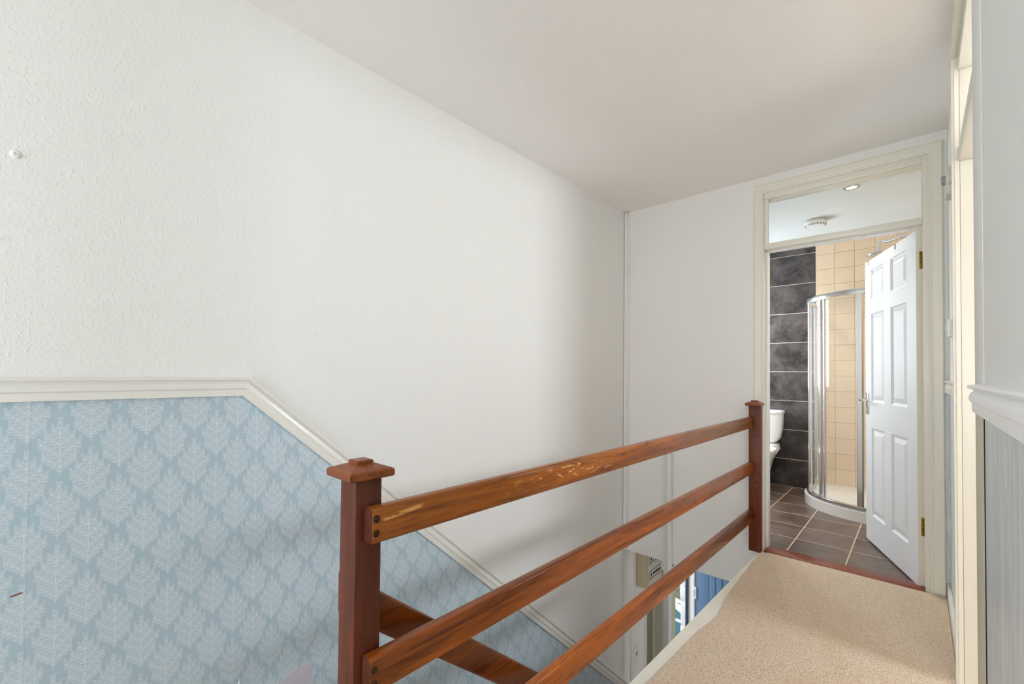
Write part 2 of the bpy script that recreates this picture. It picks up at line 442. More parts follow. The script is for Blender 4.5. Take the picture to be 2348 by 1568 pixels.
# ================================================================== setting
SL = -0.882
def dz(y): return 1.107 + SL * (y - 0.52)
Yk = 3.48; Zk = dz(Yk)
pts, faces, mi = [], [], []
def face(ps, k):
    i = len(pts); pts.extend((W, y, z) for y, z in ps); faces.append(list(range(i, i + len(ps)))); mi.append(k)
YE = E + 0.1
wy0, wy1, wz0, wz1 = 3.97, 4.742, -1.75, -0.45
face([(BK, 1.107), (0.52, 1.107), (0.52, CE), (BK, CE)], 0)
face([(0.52, 1.107), (YE, dz(YE)), (YE, CE), (0.52, CE)], 0)
face([(BK, LOW), (0.52, LOW), (0.52, 1.107), (BK, 1.107)], 1)
face([(0.52, LOW), (YE, LOW), (YE, dz(YE)), (0.52, 1.107)], 1)
face([(YE, dz(YE)), (Yk, Zk), (3.93, Zk), (3.93, -0.27), (YE, -0.27)], 2)
face([(YE, LOW), (3.93, LOW), (3.93, Zk), (Yk, Zk), (YE, dz(YE))], 1)
for a, b, c, d in ((3.93, wy0, LOW, -0.27), (wy1, FD + 0.1, LOW, -0.27), (wy0, wy1, LOW, wz0), (wy0, wy1, wz1, -0.27)):
    face([(a, c), (b, c), (b, d), (a, d)], 2)
wl = ST(poly('wall_left', pts, faces, ['woodchip', 'paper', 'plaster'], midx=mi), 'long white stair wall with blue leaf-print wallpaper below its dado rail')
so = wl.modifiers.new('thickness', 'SOLIDIFY'); so.thickness = 0.022; so.offset = 1.0
wl.data.flip_normals() if wl.data.polygons[0].normal.x > 0 else None
wl.modifiers['thickness'].offset = 1.0

ST(cutbox('wall_end', (W, RF + 0.1, E, YE, -0.27, CE), [(-0.793, 0.066, 0.0, 2.40)], 'y', 'plaster'), 'white end wall round the bathroom doorway')
box('ceiling', (W - 0.1, RF + 0.1, BK - 0.1, YE, CE, CE + 0.1), 'ceiling'); ST(bpy.data.objects['ceiling'], 'white stippled landing ceiling')
ST(cutbox('wall_back', (W - 0.1, RN + 0.12, BK - 0.1, BK, 0, CE), [(-1.6, -0.0, 0.15, 2.15)], 'y', 'plaster'), 'white wall behind the viewer with a window')
# right wall: near stretch, piece over the doorway, far stretch
box('wall_right', (RN, RN + 0.13, BK, 1.50, -0.25, CE), ['nearwall', 'streak'])
wr = ST(bpy.data.objects['wall_right'], 'near right wall, pale above the dado and grey streaked below')
me = wr.data; bm = bmesh.new(); bm.from_mesh(me)
bmesh.ops.bisect_plane(bm, geom=bm.verts[:] + bm.edges[:] + bm.faces[:], plane_co=(0, 0, 1.117 + 0.25), plane_no=(0, 0, 1))
for f in bm.faces: f.material_index = 1 if f.calc_center_median().z < 1.117 + 0.25 else 0
bm.to_mesh(me); bm.free()
box('wall_right_far', (RF, RF + 0.115, 2.43, E, -0.25, CE), ['nearwall', 'streak'])
wf = ST(bpy.data.objects['wall_right_far'], 'short right wall between bathroom door and side doorway')
me = wf.data; bm = bmesh.new(); bm.from_mesh(me)
bmesh.ops.bisect_plane(bm, geom=bm.verts[:] + bm.edges[:] + bm.faces[:], plane_co=(0, 0, 1.117 + 0.25), plane_no=(0, 0, 1))
for f in bm.faces: f.material_index = 1 if f.calc_center_median().z < 1.117 + 0.25 else 0
bm.to_mesh(me); bm.free()
ST(box('wall_right_over_door', (RF, RF + 0.115, 1.50, 2.43, 2.43, CE), 'nearwall'), 'strip of wall above the side doorway')
# grey papered sliver of the end wall beside the bathroom frame
ST(box('wall_end_sliver', (0.104, RF, E - 0.004, E, 0.075, 1.09), 'streak'), 'thin grey papered sliver between frame and right wall')

# floors
ST(cutbox('floor', (W, RN + 0.13, BK, 0.446, -0.25, -0.004), [], 'y', 'nosing'), 'upper landing floor at the head of the stairs')
prismpts = [(-0.815, 0.446), (RF + 0.115, 0.446), (RF + 0.115, E), (-0.772, E)]
ST(prism('floor_landing', prismpts, -0.25, 0.0, 'nosing'), 'landing floor edge painted white beside the stairwell')
ST(box('wall_under_landing', (-0.79, -0.70, 0.446, 3.2, LOW, -0.25), 'plaster'), 'wall enclosing the stairs under the landing')
# carpet with its frayed wavy edge along the stairwell
edge = [(-0.752, 0.447), (-0.752, 0.8), (-0.757, 1.2), (-0.752, 1.48), (-0.748, 1.6), (-0.744, 1.72), (-0.738, 1.84), (-0.736, 1.98), (-0.729, 2.08), (-0.716, 2.18), (-0.710, 2.28), (-0.722, 2.38), (-0.738, 2.5), (-0.744, 2.66), (-0.752, 2.83), (-0.754, 3.0), (-0.757, 3.15), (-0.759, 3.262)]
wave = []
for (x0, y0), (x1, y1) in zip(edge, edge[1:]):
    n = max(1, int((y1 - y0) / 0.02))
    for i in range(n):
        t = i / n; wave.append((x0 + (x1 - x0) * t + random.uniform(-0.0018, 0.0018), y0 + (y1 - y0) * t))
wave.append(edge[-1])
out = wave + [(-0.72, 3.30), (0.02, 3.302), (0.104, 3.31), (0.104, 2.36), (0.24, 2.36), (0.24, 1.53), (0.092, 1.53), (0.092, 0.447)]
carpet = prism('carpet', out[::-1], -0.001, 0.007, 'carpet', bev=0.0)
tag(carpet, 'beige loop-pile carpet with wavy trimmed edge on the landing', 'carpet')
tag(prism('carpet', [(W + 0.02, BK + 0.02), (0.09, BK + 0.02), (0.09, 0.445), (W + 0.02, 0.445)], -0.004, 0.006, 'carpet'), 'beige carpet on the upper landing behind the stair post', 'carpet')

# ---------------------------------------------------------------- dado rails
dprof = [(0, 0), (0.013, 0), (0.014, 0.022), (0.018, 0.026), (0.019, 0.034), (0.016, 0.044), (0.010, 0.050), (0.012, 0.053), (0.020, 0.056), (0.022, 0.060), (0.020, 0.064), (0, 0.066)]
def dado(name, path, out, mat, label, scale=1.0):
    """profile: first coordinate away from the wall (vector out), second upward within the wall plane"""
    bm = bmesh.new(); P = [Vector(p) for p in path]; o_ = Vector(out); rings = []
    for i, p in enumerate(P):
        d0 = (P[i] - P[i - 1]).normalized() if i else (P[1] - P[0]).normalized(); d1 = (P[i + 1] - P[i]).normalized() if i < len(P) - 1 else d0
        t = (d0 + d1).normalized(); u_ = t.cross(o_); u_ = u_ if u_.z > 0 else -u_
        k = 1 / t.dot(d1)
        rings.append([bm.verts.new(p + o_ * a * scale + u_ * (b - 0.033) * k * scale) for a, b in dprof])
    m_ = len(dprof)
    for a, b in zip(rings, rings[1:]):
        for j in range(m_): bm.faces.new((a[j], a[(j + 1) % m_], b[(j + 1) % m_], b[j]))
    bm.faces.new(rings[0]); bm.faces.new(rings[-1])
    o = put(name, bm_mesh(bm, name), mat, None, 25); ST(o, label); return o
dado('trim_1', [(W, BK, 1.107), (W, 0.52, 1.107), (W, Yk, Zk), (W, 3.93, Zk)], (1, 0, 0), 'ivory', 'white moulded dado rail that kinks and runs down the stair wall')
dado('trim_2', [(RN, BK, 1.120), (RN, 1.43, 1.120)], (-1, 0, 0), 'chalk', 'chipped white dado rail on the near right wall', 0.92)
dado('trim_3', [(0.104, E - 0.004, 1.115), (RF, E - 0.004, 1.115)], (0, -1, 0), 'ivory', 'stub of dado rail beside the bathroom door frame')
dado('trim_4', [(RF, 2.475, 1.115), (RF, E - 0.004, 1.115)], (-1, 0, 0), 'ivory', 'short dado rail between thermostat and side doorway')
ST(box('baseboard_right', (0.107, RF, 2.475, E, 0.0, 0.075), 'ivory', bev=0.004), 'white skirting board along the far right wall')
ST(box('baseboard_near', (RN - 0.014, RN, BK, 1.33, 0.0, 0.10), 'ivory', bev=0.004), 'white skirting board along the near right wall')

# ---------------------------------------------------------------- bathroom door frame, fanlight
JL, JR, T3, T2, T1 = -0.750, 0.023, 2.010, 2.045, 2.347
fr = thing('trim_5', (-0.35, E, 0), 'cream painted bathroom door frame with a fanlight above', None, kind='structure')
def jam(n, b, m='cream', bev=0.003): return box(n, b, m, fr, bev)
jam('jamb', (JL - 0.043, JL, E - 0.004, E + 0.104, 0, 2.40)); jam('jamb', (JR, JR + 0.043, E - 0.004, E + 0.104, 0, 2.40))
jam('head', (JL, JR, E - 0.004, E + 0.104, T1, 2.40)); jam('transom', (JL, JR, E - 0.004, E + 0.104, T3, T2))
aprof = [(0, 0), (0.014, 0.0), (0.016, 0.006), (0.014, 0.012), (0.017, 0.020), (0.018, 0.050), (0.012, 0.056), (0.0, 0.058)]
def arch(path, name='architrave'):
    bm = bmesh.new(); P = [Vector(p) for p in path]; o_ = Vector((0, -1, 0)); rings = []
    for i, p in enumerate(P):
        d0 = (P[i] - P[i - 1]).normalized() if i else (P[1] - P[0]).normalized(); d1 = (P[i + 1] - P[i]).normalized() if i < len(P) - 1 else d0
        t = (d0 + d1).normalized(); u_ = t.cross(o_); k = 1 / t.dot(d1)
        rings.append([bm.verts.new(p + o_ * a + u_ * b * k) for a, b in aprof])
    m_ = len(aprof)
    for a, b in zip(rings, rings[1:]):
        for j in range(m_): bm.faces.new((a[j], a[(j + 1) % m_], b[(j + 1) % m_], b[j]))
    bm.faces.new(rings[0]); bm.faces.new(rings[-1])
    return put(name, bm_mesh(bm, name), 'cream', fr, 25)
arch([(JR + 0.026, E, 0), (JR + 0.026, E, 2.390), (JL - 0.002, E, 2.390), (JL - 0.002, E, 0)])
for b in ((JL, JL + 0.027, E + 0.003, E + 0.018, T2, T1), (JR - 0.004, JR, E + 0.005, E + 0.018, T2, T1), (JL, JR, E + 0.005, E + 0.018, T1 - 0.004, T1), (JL, JR, E + 0.005, E + 0.018, T2, T2 + 0.004)):
    jam('glazing_bead', b, 'cream', 0.002)
for b in ((JL, JL + 0.012, E + 0.05, E + 0.104, 0, T3), (JL, JR, E + 0.05, E + 0.104, T3 - 0.006, T3)):
    jam('door_stop', b, 'white', 0.001)
ST(box('window_1', (JL, JR, E + 0.019, E + 0.023, T2, T1), 'glass'), 'clear fanlight pane above the bathroom door')
tag(box('threshold_bar', (JL + 0.002, JR, E - 0.028, E + 0.085, 0.0, 0.012), 'thresh', bev=0.005), 'red-brown wooden threshold bar in the bathroom doorway', 'threshold')

# ---------------------------------------------------------------- bathroom door leaf
hx, hy = -0.005, 3.362
ang = math.atan2(0.939, -0.345)
dr = thing('door_1', (hx, hy, 0.012), 'white six-panel bathroom door standing open', None, kind='structure')
dr.rotation_euler = (0, 0, ang)
ORG[dr.name] = Vector((0, 0, 0))     # door parts are built in the door's own space: x along the leaf, -y = far side
DW, DH, DT = 0.782, 1.972, 0.036
cols = [(0.118, 0.345), (0.450, 0.672)]; rows = [(0.19, 0.795), (0.975, 1.59), (1.69, 1.90)]
def door_leaf():
    """slab with six recessed moulded panel wells on both faces"""
    bm = bmesh.new()
    xs = sorted({0, DW} | {q for c in cols for q in c}); zs = sorted({0, DH} | {q for r in rows for q in r})
    for yf in (0.0, -DT):
        for a, b in zip(xs, xs[1:]):
            for c, d in zip(zs, zs[1:]):
                if (a, b) in cols and (c, d) in rows: continue
                bm.faces.new([bm.verts.new(p) for p in ((a, yf, c), (b, yf, c), (b, yf, d), (a, yf, d))])
        s = -1 if yf == 0 else 1
        for a, b in cols:
            for c, d in rows:
                def ring(i, dep): return [bm.verts.new(p) for p in ((a + i, yf + s * dep, c + i), (b - i, yf + s * dep, c + i), (b - i, yf + s * dep, d - i), (a + i, yf + s * dep, d - i))]
                rs = [ring(0, 0), ring(0.006, 0.006), ring(0.016, 0.010)]
                for r0, r1 in zip(rs, rs[1:]):
                    for j in range(4): bm.faces.new((r0[j], r0[(j + 1) % 4], r1[(j + 1) % 4], r1[j]))
                bm.faces.new(rs[-1])
    for q in (((0, 0, 0), (0, -DT, 0), (0, -DT, DH), (0, 0, DH)), ((DW, 0, 0), (DW, -DT, 0), (DW, -DT, DH), (DW, 0, DH)), ((0, 0, DH), (DW, 0, DH), (DW, -DT, DH), (0, -DT, DH)), ((0, 0, 0), (DW, 0, 0), (DW, -DT, 0), (0, -DT, 0))):
        bm.faces.new([bm.verts.new(p) for p in q])
    bmesh.ops.remove_doubles(bm, verts=bm.verts[:], dist=1e-5)
    return put('leaf', bm_mesh(bm, 'leaf'), 'doorw', dr)
leaf = door_leaf()
for a, b in cols:
    for c, d in rows:
        bm = bmesh.new(); i = 0.017
        def rg(i, y): return [bm.verts.new(p) for p in ((a + i, y, c + i), (b - i, y, c + i), (b - i, y, d - i), (a + i, y, d - i))]
        rs = [rg(0.017, -0.0105), rg(0.020, -0.0095), rg(0.046, -0.002), rg(0.050, -0.002)]
        for r0, r1 in zip(rs, rs[1:]):
            for j in range(4): bm.faces.new((r0[j], r0[(j + 1) % 4], r1[(j + 1) % 4], r1[j]))
        bm.faces.new(rs[-1]); put('panel', bm_mesh(bm, 'panel'), 'doorw', dr)
box('hinge_edge', (-0.0012, 0.0, -DT + 0.0005, -0.0005, 0.001, DH - 0.001), 'cream', dr)
for z in (1.755, 0.275):
    h = box('hinge', (-0.0035, -0.001, -DT - 0.004, -0.015, z, z + 0.10), 'brass', dr, 0.0008)
    for i in range(4): lathe('screw', [(0, 0), (0.0035, 0), (0.003, 0.0006), (0, 0.0008)], (-0.0035, -0.020 if i % 2 else -0.028, z + 0.014 + i * 0.024), (-1, 0, 0), 'screw', h, 10)
hp = box('handle_plate', (0.720, 0.760, 0.0, 0.006, 0.885, 1.035), 'chrome', dr, 0.002)
tube('lever', [(0.742, 0.004, 0.985), (0.742, 0.035, 0.985), (0.742, 0.043, 0.985), (0.732, 0.048, 0.985), (0.66, 0.048, 0.985), (0.635, 0.046, 0.985)], 0.0085, 'chrome', hp, 12)
lathe('lever_rose', [(0.015, 0), (0.015, 0.008), (0.011, 0.012), (0.0, 0.012)], (0.742, 0.006, 0.985), (0, 1, 0), 'chrome', hp, 20)
for k, (px, l) in enumerate(((0.715, 'small grey over-door hook near the free edge of the white door'), (0.271, 'small grey over-door hook midway along the white door'))):
    dirv = Vector((-0.345, 0.939, 0)).normalized(); nrm = Vector((-dirv.y, dirv.x, 0))
    base = Vector((hx, hy, 0.012)) + dirv * px
    hk = thing('over_door_hook', base + Vector((0, 0, DH)), l, 'hook', 'hooks on the bathroom door')
    def hb(y0, y1, z0, z1):
        bm = bmesh.new(); vs_ = add_box(bm, -0.007, 0.007, y0, y1, z0, z1)
        for v in bm.verts:
            q = base + dirv * v.co.x + nrm * v.co.y; v.co = Vector((q.x, q.y, 0.012 + v.co.z))
        return bm
    put('clip', bm_mesh(hb(-DT - 0.0025, 0.0025, DH + 0.0002, DH + 0.0022), 'clip'), 'gplastic', hk)
    put('front_tongue', bm_mesh(hb(0.0006, 0.0025, DH - 0.03, DH + 0.0002), 'front_tongue'), 'gplastic', hk)
    put('back_tongue', bm_mesh(hb(-DT - 0.0025, -DT - 0.0006, DH - 0.12, DH + 0.0002), 'back_tongue'), 'gplastic', hk)

# ---------------------------------------------------------------- side doorway on the right
sf = thing('trim_6', (0.13, 1.95, 0), 'cream painted frame of the side doorway on the right', None, kind='structure')
def sj(n, b, m='cream', bev=0.003): return box(n, b, m, sf, bev)
sj('jamb', (0.118, 0.238, 2.40, 2.432, 0, 2.42)); sj('jamb', (0.118, 0.238, 1.50, 1.53, 0, 2.42))
sj('head', (0.118, 0.238, 1.53, 2.40, 2.345, 2.42)); sj('transom', (0.118, 0.238, 1.53, 2.40, 1.99, 2.05))
sj('door_stop', (0.168, 0.205, 2.388, 2.40, 0, 1.99)); sj('door_stop', (0.168, 0.205, 1.53, 1.542, 0, 1.99))
ap = [(RF, 2.400), (0.108, 2.400), (0.106, 2.404), (0.100, 2.406), (0.099, 2.425), (0.101, 2.462), (0.106, 2.470), (RF, 2.470)]
prism('architrave', ap, 0, 2.46, 'cream', sf, smooth=25)
box('architrave', (0.099, RF, 1.517, 2.47, 2.395, 2.46), 'cream', sf, 0.003)
box('architrave', (0.0985, RN + 0.012, 1.336, 1.517, 0, 1.10), 'olive', sf, 0.002)
box('architrave', (0.0985, RN + 0.012, 1.336, 1.517, 1.10, 2.46), 'nearwall', sf, 0.002)
box('joint_gap', (0.0983, RN + 0.004, 1.3347, 1.336, 0, 1.086), 'dark', sf)
ST(box('window_2', (0.160, 0.164, 1.53, 2.40, 2.05, 2.345), 'frosted'), 'fanlight pane over the side doorway')

# ---------------------------------------------------------------- bedroom beyond the side doorway
BX = 1.4
ST(box('floor_bedroom', (0.24, BX, 0.2, 3.3, -0.25, 0.0), 'carpet'), 'carpeted floor of the side room')
ST(box('ceiling_bedroom', (0.20, BX + 0.1, 0.1, 3.4, CE, CE + 0.1), 'bedwall'), 'ceiling of the side room')
ST(cutbox('wall_bedroom_window', (BX, BX + 0.1, 0.1, 3.4, 0, CE), [(2.08, 2.58, 1.42, 1.82)], 'x', 'bedwall'), 'side room wall with a small window')
ST(box('wall_bedroom_far', (0.238, BX, 3.3, 3.4, 0, CE), 'bedwall'), 'far wall of the side room')
ST(cutbox('wall_bedroom_near', (0.238, BX, 0.1, 0.2, 0, CE), [(0.35, 1.29, 0.85, 2.15)], 'y', 'bedwall'), 'near wall of the side room')
def window(name, axis, at, a0, a1, z0, z1, mat, label, bars=1, th=0.05, f=0.045):
    w = thing(name, ((at if axis == 'x' else (a0 + a1) / 2), (at if axis == 'y' else (a0 + a1) / 2), z0), label, None, kind='structure')
    def b(n, a, c, z, y, m, t=th):
        box(n, (at - t / 2, at + t / 2, a, c, z, y) if axis == 'x' else (a, c, at - t / 2, at + t / 2, z, y), m, w, 0.002 if m != 'glass' else 0)
    b('window_frame', a0, a0 + f, z0, z1, mat); b('window_frame', a1 - f, a1, z0, z1, mat)
    b('window_frame', a0 + f, a1 - f, z0, z0 + f, mat); b('window_frame', a0 + f, a1 - f, z1 - f, z1, mat)
    step = (a1 - a0 - 2 * f) / (bars + 1)
    for i in range(bars): b('mullion', a0 + f + step * (i + 1) - 0.02, a0 + f + step * (i + 1) + 0.02, z0 + f, z1 - f, mat)
    for i in range(bars + 1): b('pane', a0 + f + step * i + (0.02 if i else 0), a0 + f + step * (i + 1) - (0.02 if i < bars else 0), z0 + f, z1 - f, 'glass', 0.006)
    return w
window('window_3', 'y', BK - 0.05, -1.6, -0.0, 0.15, 2.15, 'white', 'white framed window in the wall behind the viewer')
window('window_7', 'y', 0.15, 0.35, 1.29, 0.85, 2.15, 'white', 'unseen wide window added to the side room as fill', 1)  # added window, holds the bedroom fill lamp
window('window_4', 'x', BX + 0.05, 2.08, 2.58, 1.42, 1.82, 'white', 'small high window of the side room', 0)

# ================================================================== bathroom
BL, BR, BC = W, 0.135, 2.50
ST(box('ceiling_bathroom', (BL - 0.1, BR + 0.1, YE, FW + 0.1, BC, BC + 0.1), 'bceil'), 'stippled white bathroom ceiling')
ST(box('wall_bathroom_right', (BR, BR + 0.1, YE, FW + 0.1, -0.02, BC), 'cream_tile'), 'bathroom wall behind the open door')
ST(cutbox('wall_bathroom_left', (BL - 0.11, BL, YE, FW + 0.1, -0.02, BC), [(4.6, 5.4, 1.0, 2.1)], 'x', 'plaster'), 'bathroom side wall with window')
window('window_5', 'x', BL - 0.055, 4.6, 5.4, 1.0, 2.1, 'white', 'white framed bathroom window', 0)
wbf = ST(box('wall_bathroom_far', (BL, BR, FW + 0.0035, FW + 0.108, -0.02, BC), 'grout'), 'bathroom far wall tiled dark slate on the left and cream on the right')
box('cream_grout_bed', (-0.757, BR, FW + 0.0030, FW + 0.0040, 0, BC), 'grout_c', wbf)
zr = [0.0, 0.287, 0.594, 0.900, 1.207, 1.513, 1.820, 2.126, 2.433, BC]
xr = [BL, -1.362, -0.7575]
g = 0.0028
cache = {}
def tile(name, b, mat, parent, bev=0.0012):
    """bevelled tile; alike sizes share one mesh"""
    x0, x1, y0, y1, z0, z1 = b; key = (name, mat, round(x1 - x0, 4), round(y1 - y0, 4), round(z1 - z0, 4))
    c = Vector(((x0 + x1) / 2, (y0 + y1) / 2, (z0 + z1) / 2))
    if key not in cache:
        bm = bmesh.new(); add_box(bm, x0 - c.x, x1 - c.x, y0 - c.y, y1 - c.y, z0 - c.z, z1 - c.z)
        bmesh.ops.bevel(bm, geom=bm.edges[:], offset=bev, segments=1, affect='EDGES')
        me = bm_mesh(bm, name); me.materials.append(MT[mat]); cache[key] = me
    o = bpy.data.objects.new(name, cache[key]); COL.objects.link(o); o.parent = parent; o.location = c - ORG[parent.name]
    return o
for a, b in zip(xr, xr[1:]):
    for c, d in zip(zr, zr[1:]): tile('slate_tile', (a + g, b - g, FW, FW + 0.009, c + g, d - g), 'slate', wbf)
xs = [-0.7565 + 0.1555 * i for i in range(6)]; zs = [2.398 - 0.154 * i for i in range(16)]
zs = [BC] + [z for z in zs if z > 0.03] + [0.0]
for a, b in zip(xs, xs[1:] + [BR]):
    if b - a < 0.02: continue
    for d, c in zip(zs, zs[1:]):
        if d - c > 0.02: tile('cream_tile', (a + 0.0012, b - 0.0012, FW, FW + 0.0075, c + 0.0012, d - 0.0012), 'cream_tile', wbf)
fb = ST(box('floor_bathroom', (BL, BR, YE - 0.02, FW, -0.27, -0.0006), 'grout_f'), 'bathroom floor of square brown slate tiles')
fy = [3.42] + [3.741 + 0.3275 * i for i in range(6)]; fy = [y for y in fy if y < FW - 0.02] + [FW]
fx = [BL] + [-0.332 + 0.312 * i for i in range(-4, 2)] + [BR]
for a, b in zip(fx, fx[1:]):
    for c, d in zip(fy, fy[1:]):
        if b - a > 0.03: tile('floor_tile', (a + 0.003, b - 0.003, c + 0.003, d - 0.003, -0.009, 0.0), 'ftile', fb)

# shower enclosure in the far right corner
sx0, sy0, sr = -0.79, 4.50, 0.55
cx, cy = sx0 + sr, sy0 + sr
def quad(r, x_in, n=28):
    """left straight run, quarter curve, right run, r = radius of the curve"""
    p = [(cx - r, FW - 0.002), ]
    p += [(cx - r * math.cos(math.pi / 2 * i / n), cy - r * math.sin(math.pi / 2 * i / n)) for i in range(n + 1)]
    p += [(BR - 0.002, cy - r)]
    return p
sh = thing('shower_enclosure', ((cx + BR) / 2, 5.0, 0), 'quadrant shower enclosure with chrome rails and white tray', 'shower')
tr = prism('tray', quad(sr, 0) + [(BR - 0.002, FW - 0.002)], 0.0, 0.085, 'acrylic', sh, 0.012)
prism('tray_upstand', quad(sr - 0.035, 0) + [(BR - 0.002, FW - 0.002)], 0.0855, 0.092, 'acrylic', sh, 0.004)
lathe('drain_cover', [(0, 0), (0.055, 0), (0.05, 0.006), (0, 0.008)], (-0.17, 5.05, 0.092), (0, 0, 1), 'chrome', tr)
rp = [(-0.018, -0.022), (0.018, -0.022), (0.020, -0.018), (0.020, 0.018), (0.018, 0.022), (-0.018, 0.022), (-0.020, 0.018), (-0.020, -0.018)]
path = lambda z, r: [(x, y, z) for x, y in quad(r, 0)]
re = sr - 0.035
sweep('top_rail', rp, path(1.855, re), (0, 0, 1), 'chrome', sh, smooth=30)
sweep('bottom_rail', [(a * 0.9, b * 0.6) for a, b in rp], path(0.105, re), (0, 0, 1), 'chrome', sh, smooth=30)
def arcpt(deg, r): t = math.radians(deg); return (cx - r * math.cos(t), cy - r * math.sin(t))
def upright(name, p, ang_deg, w, t, mat='chrome'):
    a = math.radians(ang_deg); d = Vector((math.sin(a), -math.cos(a))); n_ = Vector((math.cos(a), math.sin(a)))
    o_ = [tuple(Vector(p) + d * i * w / 2 + n_ * j * t / 2) for i, j in ((-1, -0.6), (-0.6, -1), (0.6, -1), (1, -0.6), (1, 0.6), (0.6, 1), (-0.6, 1), (-1, 0.6))]
    return prism(name, o_, 0.10, 1.84, mat, sh, smooth=20)
upright('wall_profile', (cx - re, FW - 0.02), 0, 0.036, 0.034)
upright('frame_post', (cx - re, cy + 0.04), 0, 0.03, 0.03)
upright('door_stile', arcpt(40, re - 0.012), 40, 0.026, 0.022)
upright('door_stile', arcpt(43.5, re - 0.026), 43, 0.02, 0.018, 'dchrome')
upright('door_stile', arcpt(79, re), 79, 0.045, 0.026)
upright('wall_profile', (BR - 0.02, cy - re), 90, 0.036, 0.034)
def pane(name, a0, a1, r, n=12):
    p = [arcpt(a0 + (a1 - a0) * i / n, r) for i in range(n + 1)]
    return sweep(name, [(-0.003, 0.0), (0.003, 0.0), (0.003, 1.72), (-0.003, 1.72)], [(x, y, 0.115) for x, y in p], (0, 0, 1), 'sglass', sh, smooth=30)
box('glass_panel', (cx - re - 0.003, cx - re + 0.003, cy + 0.06, FW - 0.04, 0.115, 1.835), 'sglass', sh)
pane('curved_door', 4, 40, re - 0.012); pane('curved_door', 43, 79, re - 0.026)
# shower arm and head
hd = thing('overhead_shower', (-0.25, 4.95, 2.2), 'chrome overhead shower arm with a flat round head', 'shower')
tube('arm', [(BR - 0.001, 4.95, 2.333), (-0.10, 4.95, 2.340), (-0.19, 4.95, 2.316), (-0.215, 4.95, 2.332), (-0.232, 4.95, 2.316), (-0.238, 4.95, 2.288), (-0.238, 4.95, 2.25)], 0.012, 'chrome', hd, 14, (0, 1, 0.01))
lathe('head', [(0, 0.05), (0.018, 0.05), (0.02, 0.03), (0.03, 0.022), (0.085, 0.014), (0.09, 0.006), (0.086, 0.0), (0, 0.0)], (-0.238, 4.95, 2.21), (0, 0, 1), 'chrome', hd, 36)
lathe('wall_flange', [(0.03, 0), (0.03, 0.006), (0.014, 0.012), (0, 0.012)], (BR, 4.95, 2.333), (-1, 0, 0), 'chrome', hd)

# toilet beside the dark tiles
tl = thing('toilet', (-1.20, 5.1, 0), 'white close-coupled toilet against the dark slate tiles', 'toilet')
def loft(name, secs, mat, parent, n=32, smooth=50):
    """sections (z, cx, cy, rx, ry, power) stacked"""
    bm = bmesh.new(); rings = []
    for z, ax_, ay_, rx, ry, pw in secs:
        ring = []
        for i in range(n):
            t = 2 * math.pi * i / n; c, s = math.cos(t), math.sin(t)
            ring.append(bm.verts.new((ax_ + rx * math.copysign(abs(c) ** (2 / pw), c), ay_ + ry * math.copysign(abs(s) ** (2 / pw), s), z)))
        rings.append(ring)
    for a, b in zip(rings, rings[1:]):
        for i in range(n): bm.faces.new((a[i], a[(i + 1) % n], b[(i + 1) % n], b[i]))
    bm.faces.new(rings[0]); bm.faces.new(rings[-1])
    return put(name, bm_mesh(bm, name), mat, parent, smooth)
tx = -1.218
loft('cistern', [(0.452, tx, 5.355, 0.105, 0.06, 3), (0.468, tx, 5.352, 0.135, 0.074, 3.5), (0.51, tx, 5.350, 0.168, 0.084, 4), (0.60, tx, 5.349, 0.184, 0.090, 5), (0.72, tx, 5.348, 0.192, 0.094, 5), (0.768, tx, 5.348, 0.193, 0.094, 5)], 'ceramic', tl)
cl_ = loft('cistern_lid', [(0.769, tx, 5.347, 0.193, 0.095, 5), (0.771, tx, 5.346, 0.199, 0.099, 5), (0.792, tx, 5.346, 0.199, 0.099, 5), (0.800, tx, 5.346, 0.188, 0.090, 5), (0.803, tx, 5.346, 0.15, 0.06, 4)], 'ceramic', tl)
lathe('flush_button', [(0, 0), (0.028, 0), (0.028, 0.005), (0.024, 0.007), (0, 0.007)], (tx, 5.346, 0.8025), (0, 0, 1), 'chrome', cl_, 24)
loft('bowl', [(0.0, tx, 5.02, 0.125, 0.22, 2.6), (0.04, tx, 5.02, 0.118, 0.215, 2.6), (0.16, tx, 5.03, 0.105, 0.20, 2.5), (0.28, tx, 5.02, 0.135, 0.235, 2.4), (0.36, tx, 5.00, 0.178, 0.275, 2.3), (0.40, tx, 4.995, 0.186, 0.285, 2.3), (0.405, tx, 4.995, 0.17, 0.27, 2.3)], 'ceramic', tl)
loft('bowl_shelf', [(0.16, tx, 5.28, 0.08, 0.10, 3), (0.30, tx, 5.30, 0.11, 0.12, 3), (0.40, tx, 5.33, 0.165, 0.11, 3.5), (0.452, tx, 5.34, 0.15, 0.095, 4)], 'ceramic', tl)
loft('seat_lid', [(0.408, tx, 4.995, 0.184, 0.28, 2.3), (0.412, tx, 4.995, 0.188, 0.285, 2.3), (0.432, tx, 4.995, 0.186, 0.283, 2.3), (0.440, tx, 4.995, 0.16, 0.25, 2.3)], 'plastic', tl)
tube('seat_hinge', [(tx - 0.1, 5.255, 0.44), (tx + 0.13, 5.255, 0.44)], 0.014, 'plastic', tl, 12)

